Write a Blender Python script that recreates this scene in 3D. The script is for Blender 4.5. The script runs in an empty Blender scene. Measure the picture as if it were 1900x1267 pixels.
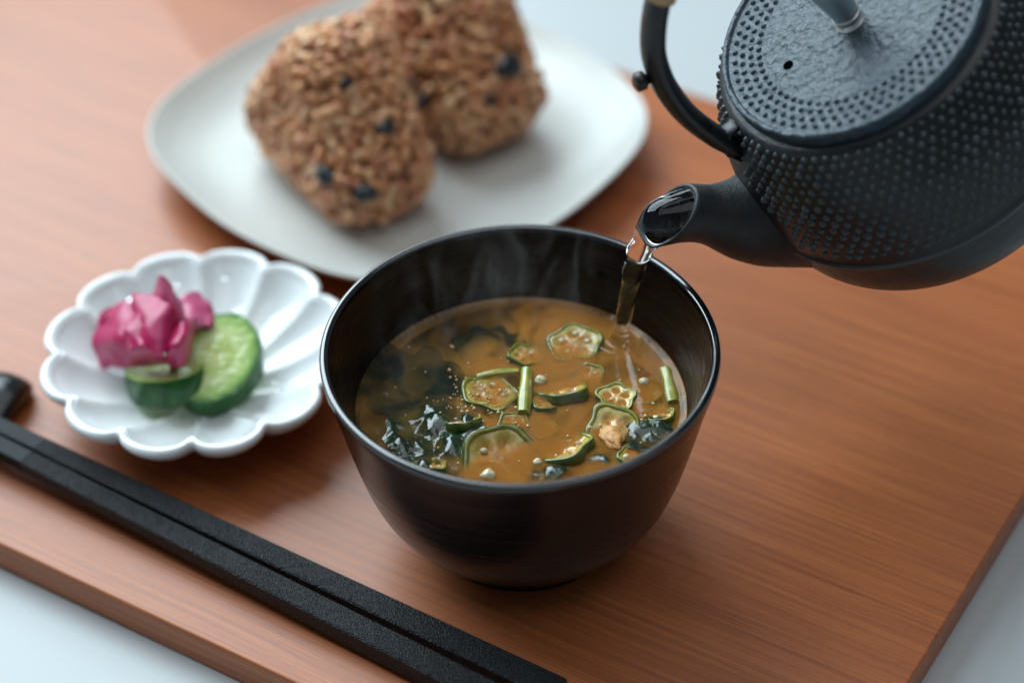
import bpy, bmesh, math, random
import numpy as np
from mathutils import Matrix, Vector, noise

random.seed(7)
rng = np.random.default_rng(7)
MM = 0.001; SZ_M = 0.0478
S = bpy.context.scene
COL = S.collection

# ------------------------------------------------------------------ camera
F_PX, PITCH, ROLL = 4354.58, 0.7148, -0.0228
CAM = np.array([-0.0022, -0.5002, 0.5066])
_r = np.array([1.0, 0, 0]); FW = np.array([0, math.cos(PITCH), -math.sin(PITCH)]); _u = np.array([0, math.sin(PITCH), math.cos(PITCH)])
RIGHT = math.cos(ROLL) * _r + math.sin(ROLL) * _u
UP = -math.sin(ROLL) * _r + math.cos(ROLL) * _u
cd = bpy.data.cameras.new('camera'); cam = bpy.data.objects.new('camera', cd); COL.objects.link(cam)
cd.sensor_width = 36.0; cd.lens = F_PX / 1900 * 36
cd.clip_start = 0.01; cd.clip_end = 50
mw = Matrix.Identity(4)
for i in range(3):
    mw[i][0] = RIGHT[i]; mw[i][1] = UP[i]; mw[i][2] = -FW[i]; mw[i][3] = CAM[i]
cam.matrix_world = mw
cd.dof.use_dof = True; cd.dof.focus_distance = 0.672; cd.dof.aperture_fstop = 4.1; cd.dof.aperture_blades = 9
S.camera = cam

# ------------------------------------------------------------------ world and window light
w = bpy.data.worlds.new('World'); S.world = w; w.use_nodes = True
bg = w.node_tree.nodes['Background']; bg.inputs[0].default_value = (0.72, 0.85, 1.0, 1); bg.inputs[1].default_value = 0.11

def area(name, loc, target, sx, sy, watts, col):
    l = bpy.data.lights.new(name, 'AREA'); l.shape = 'RECTANGLE'; l.size = sx; l.size_y = sy; l.energy = watts; l.color = col
    o = bpy.data.objects.new(name, l); COL.objects.link(o); o.location = loc
    o.rotation_euler = (Vector(target) - Vector(loc)).to_track_quat('-Z', 'Y').to_euler()
    return o
area('window_light', (-1.235, 1.52, 1.68), (-0.05, 0.05, 0.0), 2.17, 2.10, 95, (0.76, 0.92, 1.0))
area('window_pane_light', (-0.19, 1.52, 0.80), (-0.03, 0.15, 0.0), 0.46, 0.42, 2.4, (0.76, 0.92, 1.0))
area('overhead_fill_light', (0.25, -0.05, 1.9), (0.0, 0.0, 0.0), 1.8, 1.8, 11, (0.92, 0.97, 1.0))  # added soft overhead fill in place of ceiling bounce, not a known lamp

S.view_settings.view_transform = 'Standard'; S.view_settings.look = 'None'; S.view_settings.exposure = 0.34; S.view_settings.gamma = 1.0
S.render.engine = 'CYCLES'
S.cycles.use_denoising = True
S.cycles.max_bounces = 12; S.cycles.transparent_max_bounces = 16; S.cycles.transmission_bounces = 10
S.cycles.volume_bounces = 3; S.cycles.volume_step_rate = 0.6; S.cycles.volume_max_steps = 256
S.cycles.caustics_reflective = False; S.cycles.caustics_refractive = True; S.cycles.blur_glossy = 0.5
S.cycles.sample_clamp_indirect = 6.0

def at(px, py, z):
    """photo pixel -> world point (mm) on the horizontal plane at height z mm"""
    d = FW + (px - 950) / F_PX * RIGHT - (py - 633.5) / F_PX * UP
    t = (z * MM - CAM[2]) / d[2]
    return (CAM + d * t) / MM

# ------------------------------------------------------------------ mesh helpers (all mm in, metres out)
def mesh(name, verts, faces, mats=(), smooth=True, midx=None):
    m = bpy.data.meshes.new(name)
    m.from_pydata([tuple(float(c) * MM for c in v) for v in verts], [], [tuple(int(i) for i in f) for f in faces])
    for x in (mats if isinstance(mats, (list, tuple)) else [mats]): m.materials.append(x)
    if midx is not None: m.polygons.foreach_set('material_index', list(midx))
    m.polygons.foreach_set('use_smooth', [smooth] * len(m.polygons))
    bm = bmesh.new(); bm.from_mesh(m); bmesh.ops.recalc_face_normals(bm, faces=bm.faces); bm.to_mesh(m); bm.free()
    m.update(); return m

def obj(name, me, parent=None, loc=None):
    o = bpy.data.objects.new(name, me); COL.objects.link(o)
    if parent is not None: o.parent = parent
    if loc is not None: o.location = [c * MM for c in loc]
    return o

def empty(name, loc=(0, 0, 0), rot=None):
    o = bpy.data.objects.new(name, None); COL.objects.link(o); o.location = [c * MM for c in loc]; o.empty_display_size = 0.02
    if rot is not None: o.rotation_euler = rot
    return o

def tag(o, label, cat, group=None):
    o['label'] = label; o['category'] = cat
    if group: o['group'] = group
    return o

def cr(P, n):
    """Catmull-Rom resample of rows P (k,d) to n rows"""
    P = np.asarray(P, float); k = len(P); out = []
    for t in np.linspace(0, k - 1, n):
        i = min(int(t), k - 2); f = t - i
        p0 = P[i - 1] if i > 0 else 2 * P[0] - P[1]
        p1, p2 = P[i], P[i + 1]
        p3 = P[i + 2] if i + 2 < k else 2 * P[-1] - P[-2]
        out.append(0.5 * ((2 * p1) + (p2 - p0) * f + (2 * p0 - 5 * p1 + 4 * p2 - p3) * f * f + (3 * p1 - p0 - 3 * p2 + p3) * f ** 3))
    return np.array(out)

def rings(rows, close_start=True, close_end=True):
    """rows: list of (n,3) rings -> verts, faces"""
    n = len(rows[0]); V = [v for r in rows for v in r]; F = []
    for i in range(len(rows) - 1):
        for j in range(n):
            k = (j + 1) % n
            F.append((i * n + j, i * n + k, (i + 1) * n + k, (i + 1) * n + j))
    if close_start:
        V.append(np.mean(rows[0], 0)); c = len(V) - 1
        F += [(c, (j + 1) % n, j) for j in range(n)]
    if close_end:
        V.append(np.mean(rows[-1], 0)); c = len(V) - 1; b = (len(rows) - 1) * n
        F += [(c, b + j, b + (j + 1) % n) for j in range(n)]
    return V, F

def lathe(prof, seg=96, cs=True, ce=True):
    t = np.linspace(0, 2 * np.pi, seg, endpoint=False)
    return rings([np.stack([r * np.cos(t), r * np.sin(t), 0 * t + z], 1) for r, z in prof], cs, ce)

def tube(path, rad, seg=24, flat=1.0, up=(0, 1, 0)):
    path = np.asarray(path, float); rows = []; t = np.linspace(0, 2 * np.pi, seg, endpoint=False); up = np.array(up, float)
    for i, c in enumerate(path):
        d = path[min(i + 1, len(path) - 1)] - path[max(i - 1, 0)]; d /= np.linalg.norm(d)
        a = np.cross(d, up); a /= np.linalg.norm(a); b = np.cross(a, d)
        r = rad[i] if hasattr(rad, '__len__') else rad
        rows.append(c + np.outer(np.cos(t) * r, a) + np.outer(np.sin(t) * r * flat, b))
    return rings(rows)

def merge(parts):
    V, F = [], []
    for v, f in parts:
        b = len(V); V += list(v); F += [tuple(i + b for i in q) for q in f]
    return V, F

# ------------------------------------------------------------------ materials
class N:
    def __init__(s, name):
        s.m = bpy.data.materials.new(name); s.m.use_nodes = True; s.t = s.m.node_tree; s.b = s.t.nodes['Principled BSDF']; s.out = s.t.nodes['Material Output']
    def n(s, kind, **kw):
        x = s.t.nodes.new(kind)
        for k, v in kw.items():
            if k.startswith('i_'): x.inputs[int(k[2:]) if k[2:].isdigit() else k[2:].replace('_', ' ')].default_value = v
            else: setattr(x, k, v)
        return x
    def l(s, a, b): s.t.links.new(a, b)
    def coords(s, scale=(1, 1, 1), kind='Object', rot=(0, 0, 0)):
        c = s.n('ShaderNodeTexCoord'); mp = s.n('ShaderNodeMapping'); mp.inputs['Scale'].default_value = scale; mp.inputs['Rotation'].default_value = rot
        s.l(c.outputs[kind], mp.inputs[0]); return mp.outputs[0]
    def noise(s, vec, scale, detail=4, rough=0.5, dist=0):
        x = s.n('ShaderNodeTexNoise'); x.inputs['Scale'].default_value = scale; x.inputs['Detail'].default_value = detail
        x.inputs['Roughness'].default_value = rough; x.inputs['Distortion'].default_value = dist; s.l(vec, x.inputs['Vector']); return x.outputs['Fac']
    def ramp(s, fac, stops):
        x = s.n('ShaderNodeValToRGB'); cr_ = x.color_ramp
        while len(cr_.elements) < len(stops): cr_.elements.new(0.5)
        for e, (p, c) in zip(cr_.elements, stops):
            e.position = p; e.color = (*c, 1) if hasattr(c, '__len__') else (c, c, c, 1)
        s.l(fac, x.inputs[0]); return x.outputs[0]
    def mix(s, fac, a, b, mode='MIX'):
        x = s.n('ShaderNodeMix', data_type='RGBA', blend_type=mode)
        for sock, v in ((x.inputs[0], fac), (x.inputs[6], a), (x.inputs[7], b)):
            if isinstance(v, bpy.types.NodeSocket): s.l(v, sock)
            elif hasattr(v, '__len__'): sock.default_value = (*v, 1)
            else: sock.default_value = v
        return x.outputs[2]
    def math(s, op, a, b=0.0):
        x = s.n('ShaderNodeMath', operation=op)
        for sock, v in ((x.inputs[0], a), (x.inputs[1], b)):
            if isinstance(v, bpy.types.NodeSocket): s.l(v, sock)
            else: sock.default_value = v
        return x.outputs[0]
    def bump(s, h, strength, dist, chain=None):
        x = s.n('ShaderNodeBump'); x.inputs['Strength'].default_value = strength; x.inputs['Distance'].default_value = dist
        s.l(h, x.inputs['Height'])
        if chain is not None: s.l(chain, x.inputs['Normal'])
        s.l(x.outputs[0], s.b.inputs['Normal']); return x.outputs[0]
    def set(s, **kw):
        for k, v in kw.items():
            sock = s.b.inputs[k.replace('_', ' ')]
            if isinstance(v, bpy.types.NodeSocket): s.l(v, sock)
            elif hasattr(v, '__len__') and len(v) == 3 and sock.type == 'RGBA': sock.default_value = (*v, 1)
            else: sock.default_value = v
        return s

def mat_table():
    k = N('white_table'); v = k.coords()
    k.set(Base_Color=k.ramp(k.noise(v, 6, 3), [(0.3, (0.44, 0.465, 0.47)), (0.7, (0.48, 0.505, 0.51))]), Roughness=0.42)
    k.bump(k.noise(v, 900, 2), 0.04, 0.0002); return k.m

def mat_wood():
    k = N('stained_wood')
    warp = k.noise(k.coords((3, 10, 10)), 1.0, 3)
    c = k.n('ShaderNodeTexCoord'); sep = k.n('ShaderNodeSeparateXYZ'); k.l(c.outputs['Object'], sep.inputs[0])
    y = k.math('ADD', sep.outputs[1], k.math('MULTIPLY', warp, 0.018))
    comb = k.n('ShaderNodeCombineXYZ'); k.l(k.math('MULTIPLY', sep.outputs[0], 0.02), comb.inputs[0]); k.l(y, comb.inputs[1]); k.l(k.math('MULTIPLY', sep.outputs[2], 0.6), comb.inputs[2])
    g1 = k.noise(comb.outputs[0], 560, 3, 0.6)            # growth rings seen as long lines
    g2 = k.noise(comb.outputs[0], 80, 2, 0.5)             # broad bands
    fib = k.noise(k.coords((9, 1500, 1500)), 1.0, 2, 0.8)  # fine fibre
    por = k.noise(k.coords((120, 3000, 3000)), 1.0, 2, 0.5)
    blot = k.noise(k.coords((7, 14, 14)), 1.0, 2)
    base = k.ramp(g2, [(0.30, (0.31, 0.070, 0.014)), (0.52, (0.43, 0.103, 0.023)), (0.72, (0.50, 0.150, 0.034))])
    base = k.mix(0.62, base, k.ramp(g1, [(0.34, (0.19, 0.040, 0.010)), (0.5, (0.42, 0.103, 0.023)), (0.68, (0.58, 0.190, 0.050))]))
    base = k.mix(0.50, base, k.ramp(fib, [(0.36, (0.20, 0.047, 0.010)), (0.64, (0.56, 0.176, 0.045))]))
    base = k.mix(k.ramp(por, [(0.62, 0.0), (0.72, 0.55)]), base, (0.10, 0.028, 0.012))
    base = k.mix(k.ramp(blot, [(0.4, 0.0), (0.75, 0.25)]), base, (0.22, 0.075, 0.028))
    k.set(Base_Color=base, Roughness=k.ramp(fib, [(0.2, 0.40), (0.8, 0.52)]), Coat_Weight=0.22, Coat_Roughness=0.30)
    k.b.inputs['Specular IOR Level'].default_value = 0.55
    k.bump(k.math('ADD', fib, k.math('MULTIPLY', por, 0.6)), 0.22, 0.00025); return k.m

def mat_lacquer(name='black_lacquer', rough=0.20):
    k = N(name)
    ringv = k.coords((14, 14, 900)); st = k.noise(ringv, 1.0, 3, 0.6); st2 = k.noise(k.coords((40, 40, 2600)), 1.0, 2, 0.6)
    patch = k.noise(k.coords((30, 30, 60)), 1.0, 3)
    red = k.math('MULTIPLY', k.ramp(k.noise(k.coords((60, 60, 1600)), 1.0, 2), [(0.62, 0.0), (0.74, 1.0)]), k.ramp(patch, [(0.48, 0.0), (0.66, 1.0)]))
    k.set(Base_Color=k.mix(red, k.mix(st, (0.003, 0.0022, 0.0022), (0.010, 0.0045, 0.004)), (0.10, 0.010, 0.012)),
          Roughness=k.math('ADD', k.ramp(st, [(0.3, rough - 0.07), (0.7, rough + 0.10)]), k.math('MULTIPLY', st2, 0.05)))
    k.b.inputs['Specular IOR Level'].default_value = 0.3
    k.bump(st, 0.30, 0.00018, k.bump(st2, 0.25, 0.00006)); return k.m

def mat_iron(name='cast_iron', rough=0.46, grain=0.5, col=(0.020, 0.024, 0.028)):
    k = N(name); v = k.coords()
    a = k.noise(v, 900, 3, 0.6); b = k.noise(v, 260, 3, 0.55); c = k.noise(v, 3000, 2)
    rust = k.ramp(k.noise(k.coords(), 55, 4, 0.65), [(0.56, 0.0), (0.75, 0.55)])
    k.set(Base_Color=k.mix(rust, k.mix(b, tuple(x * 0.7 for x in col), tuple(x * 1.5 for x in col)), (0.030, 0.020, 0.014)), Roughness=k.ramp(b, [(0.3, rough - 0.06), (0.7, rough + 0.1)]))
    k.bump(k.math('ADD', a, k.math('MULTIPLY', c, 0.4)), grain, 0.0003); return k.m

def mat_lid():
    k = N('cast_iron_lid'); v = k.coords()
    a = k.noise(v, 330, 4, 0.6, 0.4); b = k.noise(v, 1200, 2); vor = k.n('ShaderNodeTexVoronoi', feature='SMOOTH_F1'); vor.inputs['Scale'].default_value = 420; k.l(v, vor.inputs['Vector'])
    k.set(Base_Color=(0.026, 0.048, 0.066), Roughness=0.42)
    k.bump(k.math('ADD', k.math('MULTIPLY', vor.outputs['Distance'], 0.8), k.math('ADD', a, k.math('MULTIPLY', b, 0.3))), 0.85, 0.0009); return k.m

def mat_plain(name, col, rough, col2=None, scale=200, bump=0.0, bdist=0.0002, bscale=800, **kw):
    k = N(name); v = k.coords()
    if col2 is not None: k.set(Base_Color=k.ramp(k.noise(v, scale, 4, 0.6), [(0.32, col), (0.68, col2)]))
    else: k.set(Base_Color=col)
    k.set(Roughness=rough, **kw)
    if bump: k.bump(k.noise(v, bscale, 3, 0.6), bump, bdist)
    return k.m

def mat_rice(island):
    k = N('soy_rice_joined' if island else 'soy_rice')
    r = k.n('ShaderNodeNewGeometry').outputs['Random Per Island'] if island else k.n('ShaderNodeObjectInfo').outputs['Random']
    c = k.ramp(r, [(0.0, (0.60, 0.24, 0.09)), (0.22, (0.70, 0.38, 0.17)), (0.42, (0.54, 0.19, 0.09)), (0.62, (0.76, 0.48, 0.25)), (0.8, (0.44, 0.16, 0.07)), (1.0, (0.66, 0.32, 0.13))])
    k.set(Base_Color=c, Roughness=0.30, Coat_Weight=0.3, Coat_Roughness=0.15, Subsurface_Weight=0.15, Subsurface_Radius=(0.002, 0.001, 0.0005), Subsurface_Scale=0.6); return k.m

def mat_water(name='clear_water'):
    k = N(name); k.set(Base_Color=(1, 1, 1), Roughness=0.0, Transmission_Weight=1.0, IOR=1.33); return k.m

def mat_soup():
    k = N('miso_broth'); t = k.t; t.nodes.remove(k.b)
    fr = k.n('ShaderNodeFresnel'); fr.inputs['IOR'].default_value = 1.34
    gl = k.n('ShaderNodeBsdfGlossy'); gl.inputs['Roughness'].default_value = 0.04
    tr = k.n('ShaderNodeBsdfTransparent'); mx = k.n('ShaderNodeMixShader')
    v = k.coords(); bp = k.n('ShaderNodeBump'); bp.inputs['Strength'].default_value = 0.25; bp.inputs['Distance'].default_value = 0.0006
    tc = k.n('ShaderNodeTexCoord'); dv = k.n('ShaderNodeVectorMath', operation='DISTANCE'); dv.inputs[1].default_value = (0.030, 0.0285, SZ_M); k.l(tc.outputs['Object'], dv.inputs[0]); dd = dv.outputs['Value']
    rip = k.math('MULTIPLY', k.math('SINE', k.math('MULTIPLY', dd, 2300.0)), k.math('POWER', 2.718, k.math('MULTIPLY', dd, -170.0)))
    k.l(k.math('ADD', k.noise(v, 90, 3, 0.5), k.math('MULTIPLY', rip, 1.2)), bp.inputs['Height']); k.l(bp.outputs[0], gl.inputs['Normal']); k.l(bp.outputs[0], fr.inputs['Normal'])
    k.l(fr.outputs[0], mx.inputs[0]); k.l(tr.outputs[0], mx.inputs[1]); k.l(gl.outputs[0], mx.inputs[2]); k.l(mx.outputs[0], k.out.inputs['Surface'])
    vol = k.n('ShaderNodeVolumePrincipled'); vol.inputs['Color'].default_value = (0.985, 0.60, 0.165, 1)
    den = k.ramp(k.noise(k.coords((1, 1, 1.4)), 75, 4, 0.6, 1.0), [(0.40, 0.06), (0.60, 1.0)])
    c = k.n('ShaderNodeTexCoord'); sep = k.n('ShaderNodeSeparateXYZ'); k.l(c.outputs['Object'], sep.inputs[0])
    cloud = k.n('ShaderNodeMapRange', interpolation_type='SMOOTHSTEP'); cloud.inputs['From Min'].default_value = -0.026; cloud.inputs['From Max'].default_value = 0.006; cloud.inputs['To Min'].default_value = 0.07
    wv = k.math('ADD', sep.outputs[0], k.math('ADD', k.math('MULTIPLY', sep.outputs[1], -0.30), k.math('MULTIPLY', k.math('SUBTRACT', k.noise(k.coords(), 45, 2), 0.5), 0.035)))
    k.l(wv, cloud.inputs[0])
    k.l(k.math('MULTIPLY', k.math('MULTIPLY', den, cloud.outputs[0]), 1400.0), vol.inputs['Density']); k.l(vol.outputs[0], k.out.inputs['Volume']); return k.m

def mat_steam():
    k = N('steam_vapour'); t = k.t; t.nodes.remove(k.b)
    warp = k.n('ShaderNodeTexCoord'); mp = k.n('ShaderNodeMapping'); mp.inputs['Scale'].default_value = (1, 1, 0.30); k.l(warp.outputs['Object'], mp.inputs[0])
    n1 = k.noise(mp.outputs[0], 70, 3, 0.5, 2.4)
    sep = k.n('ShaderNodeSeparateXYZ'); k.l(warp.outputs['Object'], sep.inputs[0])
    rad = k.math('SQRT', k.math('ADD', k.math('POWER', sep.outputs[0], 2.0), k.math('POWER', sep.outputs[1], 2.0)))
    fall = k.n('ShaderNodeMapRange'); fall.inputs['From Min'].default_value = 0.040; fall.inputs['From Max'].default_value = 0.018; k.l(rad, fall.inputs[0])
    top = k.n('ShaderNodeMapRange'); top.inputs['From Min'].default_value = 0.085; top.inputs['From Max'].default_value = 0.01; k.l(sep.outputs[2], top.inputs[0])
    den = k.math('MULTIPLY', k.math('MULTIPLY', k.ramp(n1, [(0.56, 0.0), (0.76, 1.0)]), fall.outputs[0]), top.outputs[0])
    vol = k.n('ShaderNodeVolumePrincipled'); vol.inputs['Color'].default_value = (1, 1, 1, 1); vol.inputs['Anisotropy'].default_value = 0.35
    k.l(k.math('MULTIPLY', den, 9.0), vol.inputs['Density']); k.l(vol.outputs[0], k.out.inputs['Volume']); return k.m

def mat_cuke():
    k = N('cucumber_flesh'); c = k.n('ShaderNodeTexCoord'); sep = k.n('ShaderNodeSeparateXYZ'); k.l(c.outputs['Object'], sep.inputs[0])
    rad = k.math('SQRT', k.math('ADD', k.math('POWER', k.math('DIVIDE', sep.outputs[0], 0.0128), 2.0), k.math('POWER', k.math('DIVIDE', sep.outputs[1], 0.0175), 2.0)))
    v = k.coords(); nn = k.noise(v, 240, 4, 0.6); rr = k.math('ADD', rad, k.math('MULTIPLY', k.math('SUBTRACT', nn, 0.5), 0.25))
    k.set(Base_Color=k.ramp(rr, [(0.0, (0.50, 0.56, 0.20)), (0.35, (0.36, 0.47, 0.10)), (0.5, (0.52, 0.60, 0.26)), (0.80, (0.30, 0.46, 0.10)), (0.93, (0.10, 0.26, 0.03)), (1.0, (0.02, 0.09, 0.012))]),
          Roughness=0.16, Subsurface_Weight=0.3, Subsurface_Radius=(0.003, 0.004, 0.001), Subsurface_Scale=0.5)
    k.bump(k.noise(v, 420, 3), 0.6, 0.0006); return k.m

M = dict(
    table=mat_table(), wood=mat_wood(), lacquer=mat_lacquer(), foot=mat_plain('matte_black_foot', (0.008, 0.007, 0.007), 0.36),
    iron=mat_iron('cast_iron', 0.37, 0.5, (0.004, 0.007, 0.009)), nail=mat_iron('worn_highlit_iron', 0.36, 0.3, (0.034, 0.047, 0.054)), lid=mat_lid(), spout=mat_iron('cast_iron_spout', 0.5, 0.55, (0.012, 0.014, 0.016)), handle=mat_iron('handle_iron', 0.30, 0.10, (0.008, 0.009, 0.010)),  # nail iron: worn tone, lightened so bump-tip highlights sit in the colour
    knob=mat_plain('steel_knob', (0.75, 0.75, 0.72), 0.40, Metallic=1.0), hole=mat_plain('vent_dark', (0.001, 0.001, 0.001), 0.9, Specular_IOR_Level=0.0),
    rattan=mat_plain('rattan_wrap', (0.42, 0.28, 0.15), 0.5, (0.52, 0.37, 0.2), 300),
    plate=mat_plain('cream_glaze', (0.55, 0.55, 0.515), 0.38, (0.60, 0.60, 0.56), 40), porcelain=mat_plain('white_porcelain', (0.80, 0.83, 0.83), 0.10, Coat_Weight=0.4, Coat_Roughness=0.03),
    rice=mat_rice(False), rice_j=mat_rice(True), rice_core=mat_plain('rice_core', (0.26, 0.11, 0.045), 0.5, (0.36, 0.18, 0.08), 300),
    kelp=mat_plain('black_seaweed', (0.006, 0.007, 0.009), 0.28, (0.02, 0.022, 0.026), 500, 0.4),
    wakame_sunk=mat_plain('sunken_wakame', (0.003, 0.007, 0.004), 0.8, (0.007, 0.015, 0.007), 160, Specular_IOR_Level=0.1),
    wakame=mat_plain('wakame_leaf', (0.006, 0.016, 0.008), 0.13, (0.014, 0.034, 0.012), 160, 0.35, 0.0006, 500, Coat_Weight=0.5, Coat_Roughness=0.04),
    okra_skin=mat_plain('okra_skin', (0.028, 0.055, 0.006), 0.2, (0.080, 0.115, 0.012), 300, 0.3, Coat_Weight=0.5, Coat_Roughness=0.06),
    okra_cut=mat_plain('okra_cut', (0.13, 0.15, 0.014), 0.22, (0.25, 0.24, 0.03), 400, 0.3, Coat_Weight=0.5, Coat_Roughness=0.06),
    okra_pale=mat_plain('okra_pale', (0.34, 0.27, 0.04), 0.25, (0.52, 0.38, 0.09), 350, 0.4, Coat_Weight=0.5, Coat_Roughness=0.08),
    okra_flesh=mat_plain('okra_flesh', (0.46, 0.22, 0.04), 0.25, (0.62, 0.38, 0.11), 500, 0.4, Coat_Weight=0.5, Coat_Roughness=0.08),
    seed=mat_plain('okra_seed', (0.56, 0.50, 0.30), 0.25, (0.66, 0.60, 0.40), 400, Subsurface_Weight=0.2, Subsurface_Radius=(0.002, 0.0015, 0.001), Coat_Weight=0.4, Coat_Roughness=0.06),
    stem=mat_plain('green_stem', (0.20, 0.23, 0.02), 0.2, (0.42, 0.39, 0.08), 330, 0.5, Coat_Weight=0.5, Coat_Roughness=0.06),
    flake=mat_plain('fried_tofu', (0.52, 0.22, 0.06), 0.45, (0.62, 0.33, 0.10), 400, 0.8, 0.0005, 700),
    soup=mat_soup(), steam=mat_steam(), water=mat_water(), cuke=mat_cuke(),
    rind=mat_plain('cucumber_rind', (0.004, 0.038, 0.006), 0.30, (0.014, 0.085, 0.012), 220, 0.4, 0.0005, 300, Specular_IOR_Level=0.35),
    pink=mat_plain('pink_pickle', (0.36, 0.006, 0.062), 0.36, (0.48, 0.020, 0.12), 120, 0.15, 0.0004, 300, Subsurface_Weight=0.35, Subsurface_Radius=(0.004, 0.0012, 0.0016), Subsurface_Scale=0.6),
    pale_pink=mat_plain('pale_pink_pickle', (0.48, 0.05, 0.15), 0.36, (0.56, 0.14, 0.25), 120, 0.2, 0.0004, 300, Subsurface_Weight=0.4, Subsurface_Radius=(0.004, 0.002, 0.002), Subsurface_Scale=0.6),
    chop=None, chop_tip=mat_plain('chopstick_smooth', (0.005, 0.007, 0.010), 0.55, Specular_IOR_Level=0.22), rest=mat_plain('black_glaze', (0.008, 0.009, 0.011), 0.22),
)
def mat_chop():
    k = N('chopstick_grained'); v = k.coords(); a = k.noise(v, 1700, 2, 0.6); b = k.noise(v, 3600, 1)
    k.set(Base_Color=(0.004, 0.005, 0.007), Roughness=k.ramp(a, [(0.3, 0.24), (0.7, 0.40)])); k.b.inputs['Specular IOR Level'].default_value = 0.3; k.bump(k.math('ADD', a, k.math('MULTIPLY', b, 0.5)), 1.0, 0.0006); return k.m
M['chop'] = mat_chop()

# ================================================================== SETTING
PSI = -0.5564
def board(u, v): return (u * math.cos(PSI) - v * math.sin(PSI), u * math.sin(PSI) + v * math.cos(PSI))
V, Fc = [(-3000, -1500, -12), (3000, -1500, -12), (3000, 3000, -12), (-3000, 3000, -12)], [(0, 1, 2, 3)]
tb = obj('table_surface', mesh('table_surface', V, Fc, M['table'])); tb['kind'] = 'structure'

# wooden serving board
def rounded_slab(x0, x1, y0, y1, z0, z1, bev, steps=3):
    rows = []
    prof = [(bev * (1 - math.cos(a)), z0 + bev * 0.6 * (1 - math.sin(a))) for a in np.linspace(0, math.pi / 2, steps)]
    ins = [(bev * 0.6, z0)] + [(0, z0 + bev * 0.6)] + [(0, z1 - bev)] + [(bev * (1 - math.cos(a)), z1 - bev * (1 - math.sin(a))) for a in np.linspace(0, math.pi / 2, steps + 1)[1:]]
    for d, z in ins:
        R = 2.5; pts = []
        for cx, cy, a0 in ((x1 - R, y1 - R, 0), (x0 + R, y1 - R, 90), (x0 + R, y0 + R, 180), (x1 - R, y0 + R, 270)):
            for a in np.radians(np.linspace(a0, a0 + 90, 6)): pts.append((cx + (R - d) * math.cos(a), cy + (R - d) * math.sin(a), z))
        rows.append(np.array(pts))
    return rings(rows)
V, Fc = rounded_slab(-345, 126, -86.7, 224.8, -12, 0, 0.9)
tray = obj('serving_board', mesh('serving_board', V, Fc, M['wood'])); tray.rotation_euler[2] = PSI
md = tray.modifiers.new('es', 'EDGE_SPLIT'); md.split_angle = math.radians(40)
tag(tray, 'reddish brown wooden serving board with long straight grain under all the dishes', 'serving board')

# ================================================================== BOWL
BR, BH = 56.8, 70.2
outer = cr([(29.0, 5.4), (33.4, 7.8), (37.4, 11.6), (41.2, 16.4), (44.9, 23), (48.0, 32), (51.0, 44), (53.9, 57), (56.3, 66.5), (56.8, 69)], 60)
inner_c = [(53.9, 68.8), (52.6, 64), (50.5, 57), (47.7, 47), (44.2, 36), (39.5, 26), (33, 18), (24, 12.5), (12, 10)]
inner = cr(inner_c, 50)
bowl = empty('soup_bowl'); tag(bowl, 'black lacquered soup bowl with thin red brush streaks, filled with miso soup', 'bowl')
V, Fc = lathe([(0.01, 5.6), (22, 5.2)] + [tuple(x) for x in outer], 160, True, False)
obj('outer_wall', mesh('outer_wall', V, Fc, M['lacquer']), bowl)
V, Fc = lathe([tuple(x) for x in inner] + [(0.01, 10)], 160, False, True)
obj('inner_wall', mesh('inner_wall', V, Fc, mat_lacquer('black_lacquer_inside', 0.24)), bowl)
rim_p = [(56.8, 69), (56.75, 69.7), (56.3, 70.25), (55.6, 70.4), (54.9, 70.3), (54.3, 69.8), (53.9, 68.8)]
V, Fc = lathe([tuple(x) for x in cr(rim_p, 22)], 200, False, False)
obj('rim', mesh('rim', V, Fc, mat_plain('rim_lacquer', (0.004, 0.003, 0.003), 0.10, Specular_IOR_Level=0.8, Coat_Weight=0.6, Coat_Roughness=0.05)), bowl)
foot_p = [(25.5, 5.6), (25.8, 0.6), (26.4, 0.05), (28.3, 0.05), (28.9, 0.5), (28.7, 2.5), (28.2, 4.2), (28.8, 5.8)]
V, Fc = lathe(foot_p, 128, False, False)
obj('foot_ring', mesh('foot_ring', V, Fc, M['foot']), bowl)

# ---- soup
SZ = 47.8
def inner_r(z):
    zz = [q[1] for q in inner][::-1]; rr = [q[0] for q in inner][::-1]
    return float(np.interp(z, zz, rr))
prof = [(0.01, 10.4), (11.5, 10.5)] + [(inner_r(z) - 0.25, z) for z in (13, 16, 20, 26, 32, 38, 44, SZ + 0.9)]
Rs = inner_r(SZ + 0.9) - 0.25
prof += [(Rs - 0.25, SZ + 0.85), (Rs - 0.7, SZ + 0.45), (Rs - 1.4, SZ + 0.15), (Rs - 2.6, SZ + 0.02), (Rs - 5, SZ), (30, SZ), (18, SZ), (6, SZ), (0.01, SZ)]
V, Fc = lathe(prof, 128)
soup = obj('miso_soup', mesh('miso_soup', V, Fc, M['soup'])); tag(soup, 'cloudy orange brown miso soup filling the black bowl', 'soup')

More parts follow.
